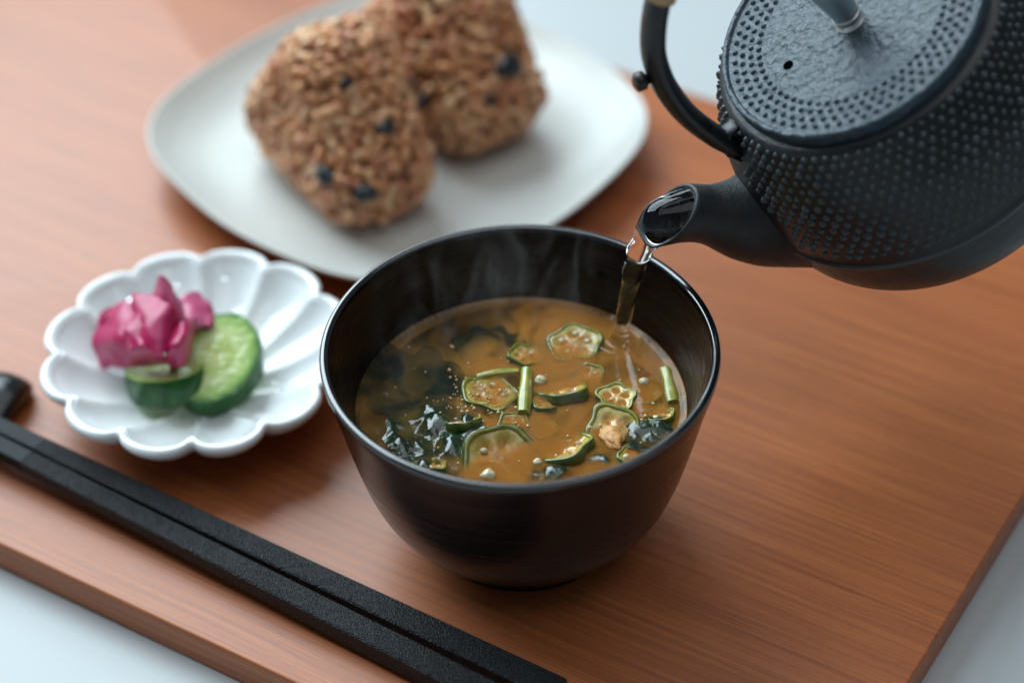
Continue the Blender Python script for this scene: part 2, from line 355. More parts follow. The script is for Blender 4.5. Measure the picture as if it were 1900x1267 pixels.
# ---- soup ingredients
GR_OK = 'okra slices in the soup'
def okra(px, py, R, h, label, tilt=(0, 0), rot=0, dz=0.0, seeds=3, lobes=5, lob=0.075, sx=1.0):
    dz -= 0.65; c = at(px, py, SZ + dz); root = empty('okra_slice', c, (math.radians(tilt[0]), math.radians(tilt[1]), math.radians(rot)))
    tag(root, label, 'okra', GR_OK); n = 60; t = np.linspace(0, 2 * np.pi, n, endpoint=False)
    ph = random.random() * 6
    ro = R * (1 + lob * np.cos(lobes * t) + 0.06 * np.sin(2 * t + ph) + 0.03 * np.sin(3 * t + 2 * ph))
    def ring(f, z): return np.stack([ro * f * np.cos(t) * sx, ro * f * np.sin(t), 0 * t + z], 1)
    rows = [ring(0.86, -h / 2), ring(0.95, -h / 2), ring(1.0, -h / 2 + 0.4), ring(1.02, 0), ring(1.0, h / 2 - 0.45), ring(0.965, h / 2 - 0.1), ring(0.84, h / 2 - 0.3), ring(0.82, -h / 2 + 0.3)]
    for q in rows: q += 0.35 * np.array([noise.noise_vector(tuple(x * 0.25 + px)) for x in q])
    V, Fc = rings(rows, False, False); nn = n
    midx = [0] * len(Fc)
    for i in range(7):
        for j in range(n): midx[i * n + j] = 1 if i in (0, 5, 6) else 0
    obj('skin_ring', mesh('skin_ring', V, Fc, [M['okra_skin'], M['okra_cut']], midx=midx), root)
    a0 = 2 * np.pi / lobes * np.arange(lobes)
    def fz(x, y):
        z = h / 2 - 0.55
        for a in a0: z -= 1.3 * math.exp(-(((x - 0.48 * R * math.cos(a)) ** 2 + (y - 0.48 * R * math.sin(a)) ** 2) / (0.17 * R) ** 2))
        return z + 0.25 * noise.noise((x * 0.9 + px, y * 0.9, 0))
    rows = []
    for f in np.linspace(0.88, 0.08, 10): rows.append(np.array([(x, y, fz(x, y)) for x, y, _ in ring(f, 0)]))
    top, ft = rings(rows, False, True)
    obj('flesh', mesh('flesh', top, ft, [M['okra_flesh'], M['okra_pale']], midx=[1 if i < 3 * n else 0 for i in range(len(ft))]), root)
    for i in random.sample(range(lobes), min(seeds, lobes)):
        a = a0[i] + random.uniform(-.2, .2); blob('seed', (0.50 * R * math.cos(a) * sx, 0.50 * R * math.sin(a), h / 2 - 0.9), (1.15, 1.0, 0.8), M['seed'], root, 10, 7)
    return root

def blob(name, loc, rad, m, parent=None, seg=16, st=10, wob=0.0, rot=None):
    V = []; rows = []
    for i in range(1, st):
        a = math.pi * i / st; rr = []
        for j in range(seg):
            b = 2 * math.pi * j / seg; d = np.array([math.sin(a) * math.cos(b), math.sin(a) * math.sin(b), math.cos(a)])
            k = 1 + wob * noise.noise((d[0] * 1.6 + loc[0], d[1] * 1.6 + loc[1], d[2] * 1.6))
            rr.append(d * k * np.array(rad))
        rows.append(np.array(rr))
    V, Fc = rings(rows)
    V[-2] = np.array([0, 0, rad[2]]); V[-1] = np.array([0, 0, -rad[2]])
    o = obj(name, mesh(name, V, Fc, m), parent, loc)
    if rot: o.rotation_euler = rot
    return o

okra(1066, 642, 8.0, 4.0, 'large okra slice with pale seeds near the back of the soup', (6, -4), 20, -0.9, 4)
okra(974, 664, 5.0, 3.5, 'small brownish okra slice just behind the green stem', (10, 8), 50, -0.6, 1)
okra(908, 735, 8.2, 4.0, 'big okra slice sunk left of the upright green stem, specked with bubbles', (-4, 5), 0, -1.3, 2)
okra(1044, 728, 7.6, 3.6, 'okra slice tipped over right of the white seed, dark green front edge', (-24, 8), 35, -0.9, 1)
okra(1144, 741, 5.7, 3.4, 'neat star shaped okra slice with dark green outline', (3, -3), 14, -0.3, 0, lob=0.09)
okra(1198, 738, 5.6, 3.2, 'okra slice sunk under the broth beside the star shaped slice', (-12, 10), 70, -2.4, 1)
okra(1142, 806, 9.4, 4.2, 'large okra slice at lower right holding a piece of fried tofu', (14, -14), 40, -1.2, 0, sx=0.85)
okra(1052, 836, 7.6, 3.6, 'okra slice tilted near the front rim with its green edge turned down', (-20, -14), 10, -0.9, 1)
okra(928, 858, 11.5, 3.6, 'largest okra slice standing on edge at the front left, arched green skin', (34, 12), 8, -2.4, 2, lob=0.05)
okra(858, 786, 5.0, 3.0, 'small okra slice lying against the dark seaweed', (-30, -5), 0, -0.1, 0)
okra(800, 866, 4.6, 2.6, 'tiny okra ring at the front left bowl wall', (-18, 12), 30, -0.4, 0)

okra(1092, 702, 4.6, 3.0, 'small okra slice sunk in the cloudy broth above the star slice', (8, -12), 25, -1.6, 1)
okra(1005, 800, 5.2, 3.0, 'faint okra slice deep in the orange broth at the centre front', (-6, 8), 60, -2.3, 2)
okra(1226, 772, 4.4, 3.0, 'small okra slice by the right rim next to the dark leaf', (-16, -8), 10, -0.6, 1)
okra(1176, 852, 4.8, 3.0, 'small okra slice just inside the front right rim', (10, 10), 45, -1.0, 1)
okra(1012, 752, 4.4, 2.8, 'little okra slice half sunk just right of the upright stem', (-14, 10), 15, -0.9, 1)
okra(952, 792, 4.8, 2.8, 'little okra slice half sunk behind the arched slice', (12, -10), 55, -1.0, 1)
def stem(p0, p1, r, label, dz):
    a = at(*p0, SZ + dz - 0.4); b = at(*p1, SZ + dz - 0.6); px0 = p0[0]
    root = empty('green_stem', (a + b) / 2); tag(root, label, 'vegetable stem', 'green stems in the soup'); c = (a + b) / 2
    n = 20; t = np.linspace(0, 2 * np.pi, n, endpoint=False); d = b - a; L = np.linalg.norm(d); d /= L; s = np.array([-d[1], d[0], 0]); u = np.array([0, 0, 1.0]); rows = []
    for f in np.linspace(0, 1, 10):
        rr = r * (1 + 0.10 * math.sin(f * 7 + px0) + 0.08 * f) * (1 + 0.09 * np.cos(5 * t + 0.6 * f) + 0.05 * np.cos(3 * t))
        rows.append((a - c) + d * L * f + np.outer(rr * np.cos(t), s) + np.outer(rr * np.sin(t), u) + u * 0.5 * math.sin(f * 3.1))
    V, Fc = rings(rows, False, False); obj('stalk', mesh('stalk', V, Fc, M['stem']), root)
    for q, sg in ((rows[0], -1), (rows[-1], 1)):
        V, Fc = rings([q, q * 0.55 + np.mean(q, 0) * 0.45 + d * sg * 0.25], False, True)
        obj('cut_end', mesh('cut_end', V, Fc, M['okra_cut']), root)
stem((977, 688), (971, 768), 1.75, 'pale green stem piece lying upright at the centre of the soup', 0.7)
stem((884, 700), (962, 690), 1.2, 'thin green stem lying crosswise behind the sunken okra', -0.5)
stem((1234, 688), (1249, 750), 1.8, 'bright green stem piece against the right wall of the bowl', -0.2)

for px, py, r, lab in ((1003, 706, 1.85, 'round white okra seed right of the upright green stem'), (1195, 709, 1.6, 'pale okra seed floating at the right above the star slice'),
                       (998, 857, 1.4, 'small white okra seed floating in front near the rim'), (906, 882, 2.1, 'biggest white okra seed close to the front rim'),
                       (1094, 793, 1.0, 'tiny white okra seed at the tip of the large lower right slice')):
    c = at(px, py, SZ - 0.25); tag(blob('okra_seed', c, (r, r * 0.85, r * 0.8), M['seed'], None, 14, 9, 0.35), lab, 'seed', 'loose okra seeds')

def wakame(px, py, sx, sy, label, dz, amp, seed, rot=0, fall=0.5):
    c = at(px, py, SZ + dz); n = 44; V = []; Fc = []; cs, sn = math.cos(rot), math.sin(rot)
    for i in range(n + 1):
        for j in range(n + 1):
            u, v = i / n * 2 - 1, j / n * 2 - 1
            k = math.sqrt(max(1e-6, 1 - 0.5 * max(u * u, v * v))) if True else 1
            x, y = u * math.sqrt(1 - v * v / 2), v * math.sqrt(1 - u * u / 2)
            rr = math.hypot(x, y); e = 1 + 0.30 * noise.noise((x * 2.2 + seed, y * 2.2, 3.3)) * rr
            X, Y = x * sx * e, y * sy * e
            z = amp * (1.3 * noise.noise((X * .12 + seed, Y * .12, 0)) + 0.8 * noise.noise((X * .26 + seed, Y * .16, 5)) + 0.12 * noise.noise((X * .8, Y * .6 + seed, 9))) - fall * amp * rr ** 3 * 2
            X += 1.2 * noise.noise((X * .25, Y * .25, seed)); Y += 1.2 * noise.noise((X * .25, Y * .25, seed + 4))
            V.append((X * cs - Y * sn, X * sn + Y * cs, z))
    for i in range(n):
        for j in range(n): a = i * (n + 1) + j; Fc.append((a, a + 1, a + n + 2, a + n + 1))
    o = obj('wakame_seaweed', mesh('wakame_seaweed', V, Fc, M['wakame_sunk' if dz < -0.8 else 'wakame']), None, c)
    s = o.modifiers.new('thick', 'SOLIDIFY'); s.thickness = 0.0005
    return tag(o, label, 'seaweed', 'wakame pieces in the soup')
wakame(806, 800, 14.5, 14.5, 'crumpled glossy dark wakame heap at the front left of the soup', -0.3, 2.0, 2.0, 0.4, 0.25)
wakame(905, 640, 11.5, 8.0, 'dark wakame sheet sunk below the surface at the back left', -1.3, 0.7, 7.0, 0.2, 0.2)
wakame(1206, 802, 9.0, 6.5, 'dark green wakame leaf beside the fried tofu at the right front', 0.1, 0.9, 11.0, 0.5)
wakame(1118, 842, 5.0, 4.0, 'small dark wakame scrap between two okra slices at the front', -0.2, 0.8, 15.0, 0.8)
wakame(1012, 872, 6.0, 3.2, 'thin dark wakame scrap at the very front of the soup', -0.7, 0.8, 31.0, 0.1)
wakame(960, 805, 5.5, 3.0, 'small sunken wakame shred behind the arched okra slice', -1.0, 0.8, 37.0, -0.4)
wakame(765, 712, 15.0, 17.0, 'broad dark wakame blade drifting under the broth along the left wall', -2.2, 0.8, 21.0, 1.2, 0.2)

c = at(1137, 812, SZ + 0.1)
tag(blob('fried_tofu_piece', c, (3.0, 4.6, 1.3), M['flake'], None, 20, 12, 0.5, (0, 0, 0.5)), 'orange brown fried tofu scrap on the lower right okra slice', 'tofu')

# fine bubbles on the broth
bub = []
for i in range(190):
    k = random.random()
    if k < 0.55: px, py = random.gauss(890, 48), random.gauss(742, 30)
    elif k < 0.8: px, py = random.gauss(1170, 45), random.gauss(790, 30)
    else: px, py = random.uniform(740, 1240), random.uniform(640, 870)
    c = at(px, py, SZ)
    if math.hypot(c[0], c[1]) > 44: continue
    r = random.choice((0.2, 0.24, 0.28, 0.34, 0.42, 0.55)); t = np.linspace(0, 2 * np.pi, 8, endpoint=False)
    bub.append(rings([c + np.stack([r * k1 * np.cos(t), r * k1 * np.sin(t), 0 * t + r * z1], 1) for k1, z1 in ((1.05, -0.1), (0.95, 0.35), (0.55, 0.8))], False, True))
V, Fc = merge(bub); b = obj('broth_bubbles', mesh('broth_bubbles', V, Fc, mat_plain('bubble_film', (0.55, 0.36, 0.14), 0.08, Coat_Weight=1.0, Coat_Roughness=0.02)))
b['kind'] = 'stuff'; b['label'] = 'fine bubbles scattered on the surface of the soup'; b['category'] = 'bubbles'

# ================================================================== PLATE AND RICE BALLS
PC = np.array([-41.5, 188.0])
def plate_rows():
    t = np.linspace(0, 2 * np.pi, 200, endpoint=False); base = 84.0 + 4.4 * np.cos(4 * t) + 0.7 * np.cos(8 * t)
    prof = cr([(0.05, 4.6), (0.4, 4.6), (0.66, 4.9), (0.80, 6.3), (0.90, 9.2), (0.965, 12.6), (0.99, 14.2), (1.0, 14.6), (1.006, 14.2), (1.0, 13.0), (0.95, 9.0), (0.86, 5.0), (0.75, 2.6), (0.66, 1.9), (0.64, 0.3), (0.61, 0.05), (0.59, 0.4), (0.58, 1.8), (0.05, 1.8)], 110)
    rows = []
    for f, z in prof:
        bl = np.clip((f - 0.3) / 0.7, 0, 1); rr = f * (84 + (base - 84) * bl)
        rows.append(np.stack([rr * np.cos(t), rr * np.sin(t), 0 * t + z + (0.5 * np.cos(4 * t) * max(0, f - 0.8) / 0.2 if f > 0.8 else 0)], 1))
    return rings(rows)
V, Fc = plate_rows()
plate = obj('plate', mesh('plate', V, Fc, M['plate']), None, (PC[0], PC[1], 0)); tag(plate, 'cream white rounded square plate carrying the two rice balls', 'plate')

def sd_tri(x, y, s, rc):
    """rounded triangle, base on y=0, side s (outer), rounding rc"""
    h = s * 0.66; pts = np.array([(-s / 2 + rc * 1.5, rc), (s / 2 - rc * 1.5, rc), (0, h - rc)])
    P = np.stack([x, y], -1); d = np.full(x.shape, 1e9); sg = np.full(x.shape, -1e9)
    for i in range(3):
        a, b = pts[i], pts[(i + 1) % 3]; e = b - a; wv = P - a
        tt = np.clip((wv @ e) / (e @ e), 0, 1); q = wv - tt[..., None] * e; d = np.minimum(d, np.hypot(q[..., 0], q[..., 1]))
        nrm = np.array([e[1], -e[0]]) / np.linalg.norm(e); sg = np.maximum(sg, wv @ nrm)
    return np.where(sg > 0, d, -d) - rc
def sd_oni(P, s, th, rc=17.0, re=12.5):
    d2 = sd_tri(P[..., 0], P[..., 2], s, rc); qa = d2 + re; qb = np.abs(P[..., 1]) - th / 2 + re
    return np.minimum(np.maximum(qa, qb), 0) + np.hypot(np.maximum(qa, 0), np.maximum(qb, 0)) - re
def grad(P, s, th):
    g = np.zeros_like(P)
    for i in range(3):
        e = np.zeros(3); e[i] = 0.2; g[..., i] = sd_oni(P + e, s, th) - sd_oni(P - e, s, th)
    return g / np.maximum(np.linalg.norm(g, axis=-1, keepdims=True), 1e-9)

def grain_mesh(k):
    rows = []; L = (3.3, 3.1, 3.6, 2.9)[k]; R = (2.1, 2.3, 2.0, 2.2)[k]; t = np.linspace(0, 2 * np.pi, 6, endpoint=False)
    for f in (-0.82, -0.35, 0.35, 0.82):
        rr = R * math.sqrt(1 - f * f); rows.append(np.stack([0 * t + L * f, rr * np.cos(t), rr * 0.88 * np.sin(t) + 0.25 * (1 - f * f)], 1))
    V, Fc = rings(rows); V[-2] = np.array([-L, 0, 0]); V[-1] = np.array([L, 0, 0]); return V, Fc
GM = [grain_mesh(k) for k in range(4)]
GMESH = [mesh('rice_grain', v, f, M['rice']) for v, f in GM]

def onigiri(base_c, bdir, lean, s, th, label, bits, bot_z=4.8):
    bx = np.array([bdir[0], bdir[1], 0.0]); bx /= np.linalg.norm(bx); ty = np.array([-bx[1], bx[0], 0])    # thickness direction (away from camera)
    up = np.array([0, 0, 1.0]); ca, sa = math.cos(lean), math.sin(lean)
    Y = ty * ca - up * sa; Z = up * ca + ty * sa
    Rm = np.stack([bx, Y, Z], 1); org = np.array([base_c[0], base_c[1], bot_z + abs(sa) * th / 2 * 0.55])
    root = empty('rice_ball'); root.matrix_world = Matrix([[*Rm[i], org[i] * MM] for i in range(3)] + [[0, 0, 0, 1]])
    tag(root, label, 'rice ball', 'rice balls on the plate')
    # core: icosphere pushed onto the inset surface
    bm = bmesh.new(); bmesh.ops.create_icosphere(bm, subdivisions=5, radius=1.0); cen = np.array([0, 0, s * 0.26])
    D = np.array([v.co[:] for v in bm.verts]); lo = np.zeros(len(D)); hi = np.full(len(D), 80.0)
    for _ in range(22):
        mid = (lo + hi) / 2; inside = sd_oni(cen + D * mid[:, None], s, th) < -1.3; lo = np.where(inside, mid, lo); hi = np.where(inside, hi, mid)
    P = cen + D * lo[:, None]
    fs = [[v.index for v in f.verts] for f in bm.faces]; bm.free()
    obj('rice_core', mesh('rice_core', P, fs, M['rice_core']), root)
    # grains by dart throwing on the surface
    pts = []; cell = {}; md = 3.6
    cand = np.stack([rng.uniform(-s / 2, s / 2, 60000), rng.uniform(-th / 2 - 1, th / 2 + 1, 60000), rng.uniform(0, s * .76, 60000)], 1)
    dd = sd_oni(cand, s, th); cand = cand[np.abs(dd) < 5]
    for _ in range(3): cand = cand - grad(cand, s, th) * sd_oni(cand, s, th)[:, None]
    for q in cand:
        key = tuple(int(math.floor(c / md)) for c in q); ok = True
        for a in (-1, 0, 1):
            for b_ in (-1, 0, 1):
                for c_ in (-1, 0, 1):
                    for o in cell.get((key[0] + a, key[1] + b_, key[2] + c_), ()):
                        if (o[0] - q[0]) ** 2 + (o[1] - q[1]) ** 2 + (o[2] - q[2]) ** 2 < md * md: ok = False
        if ok: cell.setdefault(key, []).append(q); pts.append(q)
    pts = np.array(pts); G = grad(pts, s, th)
    camL = Rm.T @ (CAM / MM - org); vd = camL - pts; vd /= np.linalg.norm(vd, axis=1, keepdims=True); face = (G * vd).sum(1)
    order = np.argsort(-face); rest = []
    for rank, i in enumerate(order):
        nrm = G[i]; tdir = rng.normal(size=3); tdir -= tdir @ nrm * nrm; tdir += nrm * rng.normal() * 0.2; tdir /= np.linalg.norm(tdir)
        b_ = np.cross(nrm, tdir); b_ /= np.linalg.norm(b_); n2 = np.cross(tdir, b_); pos = pts[i] + nrm * rng.normal(-0.45, 0.65); sc = rng.uniform(0.85, 1.18)
        k = int(rng.integers(4))
        if rank < 300:
            o = bpy.data.objects.new('rice_grain', GMESH[k]); COL.objects.link(o); o.parent = root
            o.matrix_local = Matrix([[tdir[r_] * sc, b_[r_] * sc, n2[r_] * sc, pos[r_] * MM] for r_ in range(3)] + [[0, 0, 0, 1]])
        else:
            v, f = GM[k]; A = np.stack([tdir, b_, n2], 1) * sc; rest.append(([pos + A @ np.asarray(x) for x in v], f))
    V, Fc = merge(rest); o = obj('rice_grains', mesh('rice_grains', V, Fc, M['rice_j']), root); o['kind'] = 'stuff'
    # black seaweed bits where the photo shows them
    for px, py, sz in bits:
        d = FW + (px - 950) / F_PX * RIGHT - (py - 633.5) / F_PX * UP; d /= np.linalg.norm(d)
        o3, dl = Rm.T @ (CAM / MM - org), Rm.T @ d; t_ = 600.0
        for _ in range(80): t_ += float(sd_oni((o3 + dl * t_)[None], s, th)[0]) * 0.9
        q = o3 + dl * t_
        if abs(float(sd_oni(q[None], s, th)[0])) > 1: continue
        g = grad(q[None], s, th)[0]
        bit = blob('seaweed_bit', q + g * 1.5, (sz * 1.1, sz * 0.72, sz * 0.6), M['kelp'], root, 14, 9, 0.45)
        bit.rotation_mode = 'QUATERNION'; bit.rotation_quaternion = Vector(g).to_track_quat('Z', 'Y') @ Vector((0, 0, 1)).to_track_quat('Z', 'Y')
    return root
bL = np.array([46.0, -69.0]); bL /= np.linalg.norm(bL); tL = np.array([-bL[1], bL[0]])
onigiri((-63.0, 166.5), bL, 0.10, 92, 39, 'brown rice ball at the front left of the plate with black seaweed bits',
        [(505, 310, 3.4), (610, 325, 4.2), (678, 355, 4.6), (690, 432, 3.2), (712, 238, 3.4), (640, 155, 2.4)])
bR = np.array([50.0, -62.0])
onigiri((-26.0, 206.0), bR, 0.10, 92, 43, 'brown rice ball at the back right of the plate, top out of frame',
        [(940, 125, 5.4), (906, 186, 2.6), (770, 150, 3.0), (790, 185, 3.0)])

# ================================================================== SCALLOPED DISH AND PICKLES
DC = np.array([-102.0, 60.5]); ROT0 = math.radians(3)
def dish():
    n = 12 * 16; t = np.linspace(0, 2 * np.pi, n, endpoint=False); ph = ((t - ROT0) * 12 / (2 * np.pi)) % 1.0; s = np.abs(ph * 2 - 1)     # s=0 petal middle, 1 notch
    rim = 42.2 + 6.4 * np.sqrt(np.clip(1 - s ** 2 * 0.985, 0, 1))
    prof = cr([(0.02, 5.0), (0.25, 5.1), (0.42, 6.2), (0.60, 9.4), (0.78, 14.2), (0.90, 18.6), (0.945, 20.6), (0.975, 21.5), (1.005, 21.4), (1.022, 20.2), (1.01, 18.4), (0.95, 15.0), (0.80, 9.6), (0.62, 4.6), (0.46, 2.6), (0.44, 0.4), (0.41, 0.05), (0.39, 0.4), (0.38, 2.0), (0.02, 2.0)], 110)
    rows = []; N_ = len(prof)
    for i, (f, z) in enumerate(prof):
        bl = np.clip((f - 0.12) / 0.6, 0, 1) ** 1.3; rr = f * (46.5 + (rim - 46.5) * bl)
        ins = i < N_ * 0.40
        fl = np.clip((f - 0.15) / 0.35, 0, 1) * (1 - 0.55 * np.clip((f - 0.7) / 0.3, 0, 1))
        dz = (2.6 * s ** 2.6 - 0.8) * fl if ins else (1.8 * s ** 3 - 0.5) * np.clip((f - 0.5) / 0.4, 0, 1)
        if f > 0.94: dz = (0.3 * s ** 2 - 0.1)
        rows.append(np.stack([rr * np.cos(t), rr * np.sin(t), z + dz], 1))
    return rings(rows)
V, Fc = dish()
o = obj('pickle_dish', mesh('pickle_dish', V, Fc, M['porcelain']), None, (DC[0], DC[1], 0)); tag(o, 'small white porcelain dish with twelve scalloped petals holding pickles', 'dish')

def patch(rows, m, label, th=1.0, grp='pink pickle slices'):
    P = np.array([[at(*q) for q in r] for r in rows]); nu, nv = 22, 22
    A = np.array([cr(r, nv) for r in P]); A = np.array([cr(A[:, j], nu) for j in range(nv)]).transpose(1, 0, 2)
    c = A.reshape(-1, 3).mean(0); V = []
    for i in range(nu):
        for j in range(nv):
            q = A[i, j] - c; uu, vv = i / (nu - 1), j / (nv - 1); rf = 1.1 * math.sin(11 * vv + c[0]) * (abs(uu - 0.5) * 2) ** 2 + 0.8 * math.sin(9 * uu + c[1]) * (abs(vv - 0.5) * 2) ** 2; V.append(q + np.array([0, -0.7, 0.7]) * rf + 0.8 * np.array(noise.noise_vector((q[0] * .13 + c[0], q[1] * .16, q[2] * .16))) + 0.15 * np.array(noise.noise_vector((q[0] * .5 + c[0], q[1] * .5, q[2] * .5))))
    Fc = [(i * nv + j, i * nv + j + 1, (i + 1) * nv + j + 1, (i + 1) * nv + j) for i in range(nu - 1) for j in range(nv - 1)]
    o = obj('pickle_slice', mesh('pickle_slice', V, Fc, m), None, c)
    s = o.modifiers.new('thick', 'SOLIDIFY'); s.thickness = th * MM; s.offset = 0
    b = o.modifiers.new('soft', 'BEVEL'); b.width = 0.0005; b.segments = 2; b.limit_method = 'ANGLE'
    return tag(o, label, 'pickle', grp)
patch([[(192, 588, 26), (230, 562, 29), (268, 574, 31), (306, 600, 31)], [(174, 632, 20), (212, 626, 27), (254, 640, 30), (300, 652, 29)], [(186, 682, 10), (226, 681, 16), (276, 677, 19), (330, 674, 18)]], M['pink'], 'broad magenta pickle slice draped at the left front of the pile')
patch([[(244, 546, 33), (284, 548, 37), (318, 566, 37), (346, 592, 31)], [(246, 582, 32), (276, 600, 36), (310, 606, 35), (338, 618, 28)], [(262, 640, 27), (276, 652, 31), (302, 654, 30), (322, 650, 25)]], M['pink'], 'folded magenta pickle slice at the centre top of the pile')
patch([[(278, 552, 33), (298, 512, 40), (312, 518, 40), (330, 560, 33)], [(280, 580, 29), (304, 566, 34), (322, 570, 34), (344, 590, 28)], [(290, 610, 26), (304, 604, 28), (320, 604, 28), (336, 610, 25)]], M['pale_pink'], 'pale pink pickle slice pointing up at the back of the pile')
patch([[(304, 622, 30), (326, 606, 33), (350, 594, 32), (367, 588, 28)], [(308, 648, 29), (328, 640, 33), (346, 628, 32), (360, 618, 27)], [(318, 684, 20), (328, 682, 24), (342, 676, 23), (354, 654, 20)]], M['pink'], 'small curled magenta pickle slice resting on the round cucumber')
patch([[(326, 566, 28), (350, 546, 27), (376, 552, 26), (392, 576, 24)], [(332, 586, 27), (356, 576, 27), (380, 580, 25), (394, 594, 23)], [(346, 610, 26), (362, 608, 26), (380, 606, 25), (390, 610, 23)]], M['pale_pink'], 'pale round pickle slice with dark pink edge lying at the right of the pile', 2.6)
patch([[(184, 606, 19), (194, 574, 23), (216, 566, 24), (238, 572, 25)], [(188, 626, 17), (204, 612, 20), (226, 602, 22), (242, 602, 24)], [(200, 650, 14), (216, 640, 16), (234, 630, 18), (250, 624, 20)]], M['pink'], 'dark pink pickle slice at the far left behind the pile')
patch([[(236, 604, 31), (244, 584, 33), (258, 582, 34), (268, 590, 33)], [(232, 628, 30), (240, 618, 32), (254, 612, 33), (268, 616, 33)], [(240, 654, 27), (248, 648, 30), (262, 644, 31), (274, 648, 31)]], M['pink'], 'narrow curled magenta strip on the front of the pickle pile')

def cucumber(px, py, z, rx, ry, th, nrm, rot, label):
    c = at(px, py, z); root = empty('cucumber_slice', c); tag(root, label, 'cucumber', 'pickled cucumber slices')
    q = Vector(nrm).to_track_quat('Z', 'Y') @ Matrix.Rotation(rot, 3, 'Z').to_quaternion(); root.rotation_mode = 'QUATERNION'; root.rotation_quaternion = q
    n = 72; t = np.linspace(0, 2 * np.pi, n, endpoint=False); wv = 1 + 0.012 * np.sin(9 * t) + 0.015 * np.sin(4 * t + 1)
    def ring(f, zz): return np.stack([rx * f * wv * np.cos(t), ry * f * wv * np.sin(t), 0 * t + zz], 1)
    rows = [ring(0.975, -th / 2), ring(1.0, -th / 2 + 0.6), ring(1.015, 0), ring(1.0, th / 2 - 0.6), ring(0.985, th / 2 - 0.05)]
    V, Fc = rings(rows, False, False); obj('rind', mesh('rind', V, Fc, M['rind']), root)
    for sg in (1, -1):
        rr = []
        for f in np.linspace(0.985, 0.06, 14):
            r0 = ring(f, sg * th / 2); r0[:, 2] += [sg * (0.30 * noise.noise((x * .45 + px, y * .45, 1)) - 0.25 * max(0, 1 - f * 1.3)) for x, y, _ in r0]; rr.append(r0)
        rr[0][:, 2] = sg * th / 2 - 0.05 * sg
        V, Fc = rings(rr, False, True); obj('flesh', mesh('flesh', V, Fc, M['cuke']), root)
    return root
cucumber(404, 676, 15.5, 13.8, 17.0, 9.0, (-0.02, -0.30, 0.95), -0.35, 'large oval cucumber slice showing its pale green cut face')
cucumber(308, 706, 12.5, 11.5, 14.5, 9.0, (-0.12, 0.34, 0.93), 0.5, 'smaller cucumber slice half hidden under the pink pickles, dark green rind forward')

dr = []
for px, py, z, r in ((238, 553, 12, .9), (178, 610, 14, .8), (183, 598, 16, .7), (500, 690, 8, .9), (508, 706, 8, .7), (512, 722, 8, .8), (325, 528, 14, .7), (316, 770, 8, 1.3), (490, 700, 7, .6), (415, 515, 13, .6)):
    c = at(px, py, z); fx = math.hypot(c[0] - DC[0], c[1] - DC[1]) / 46.5; zz = float(np.interp(fx, [0, .25, .42, .6, .78, .92], [5, 5.1, 6.2, 9.4, 14.2, 19])) - 0.2; c = at(px, py, zz)
    t = np.linspace(0, 2 * np.pi, 12, endpoint=False)
    dr.append(rings([c + np.stack([r * a * np.cos(t), r * a * np.sin(t), 0 * t + r * b_], 1) for a, b_ in ((1.05, -.5), (1.05, 0), (.9, .4), (.55, .7))], True, True))
V, Fc = merge(dr); o = obj('water_droplets', mesh('water_droplets', V, Fc, M['water'])); o['kind'] = 'stuff'; o['label'] = 'tiny clear droplets in the scalloped dish'; o['category'] = 'droplets'

# ================================================================== CHOPSTICKS AND REST
def chopstick(u0, v0, zb0, w0, u1, v1, zb1, w1, label, h0=3.3, h1=7.6):
    """tapered square stick from tip (0) to handle end (1); zb = underside height"""
    root = empty('chopstick', (*board(u1, v1), zb1)); tag(root, label, 'chopstick', 'black chopsticks')
    a = np.array([*board(u0, v0), zb0]); b = np.array([*board(u1, v1), zb1]); c = b.copy()
    d = (b - a); L = np.linalg.norm(d); d /= L; s = np.array([-d[1], d[0], 0]); s /= np.linalg.norm(s); up = np.cross(s, d); up *= np.sign(up[2])
    def sec(f, k=1.0, ch=0.065):
        wd = (w0 + (w1 - w0) * f); h = h0 + (h1 - h0) * f; o_ = a + d * L * f - c; hw = wd / 2 * k; pts = []
        cc = wd * ch
        for x, y in ((-hw + cc, 0), (hw - cc, 0), (hw, cc), (hw, h - cc), (hw - cc, h), (-hw + cc, h), (-hw, h - cc), (-hw, cc)):
            yy = h / 2 + (y - h / 2) * k; pts.append(o_ + s * x + up * yy)
        return np.array(pts)
    split = 0.20
    fs = list(np.linspace(split, 0.996, 12)); rows = [sec(f) for f in fs] + [sec(1.0, 0.90)]
    V, Fc = rings(rows); obj('shaft', mesh('shaft', V, Fc, M['chop'], smooth=False), root)
    rows = [sec(0.0, 0.6)] + [sec(f) for f in np.linspace(0.012, split - 0.0008, 5)]
    V, Fc = rings(rows); obj('smooth_tip', mesh('smooth_tip', V, Fc, M['chop_tip'], smooth=False), root)
chopstick(-188, -53.3, 7.6, 5.4, 45.5, -56.7, 0.15, 9.0, 'black square chopstick nearer the bowl, its blunt end in view')
chopstick(-188, -58.9, 7.6, 5.4, 46, -68.3, 0.15, 9.0, 'black square chopstick nearer the front edge of the board')
rows = []
for f in np.linspace(0, 1, 30):
    e = 2 * f - 1; k = math.sqrt(max(0, 1 - abs(e) ** 2.5)); hh = (14.0 - 6.5 * math.exp(-(e / 0.45) ** 2)) * k + 0.05; ww = 9.6 * (0.25 + 0.75 * k) if 0 < f < 1 else 1.5
    t = np.linspace(0, 2 * np.pi, 28, endpoint=False); v_ = -53 + e * 25.5
    rows.append(np.array([(*board(-171.5 + ww * np.cos(x), v_), hh * 0.5 + hh * 0.5 * np.sign(np.sin(x)) * abs(np.sin(x)) ** 0.75) for x in t]))
V, Fc = rings(rows); o = obj('chopstick_rest', mesh('chopstick_rest', V, Fc, M['rest'])); tag(o, 'glossy black rounded chopstick rest at the left edge', 'chopstick rest')

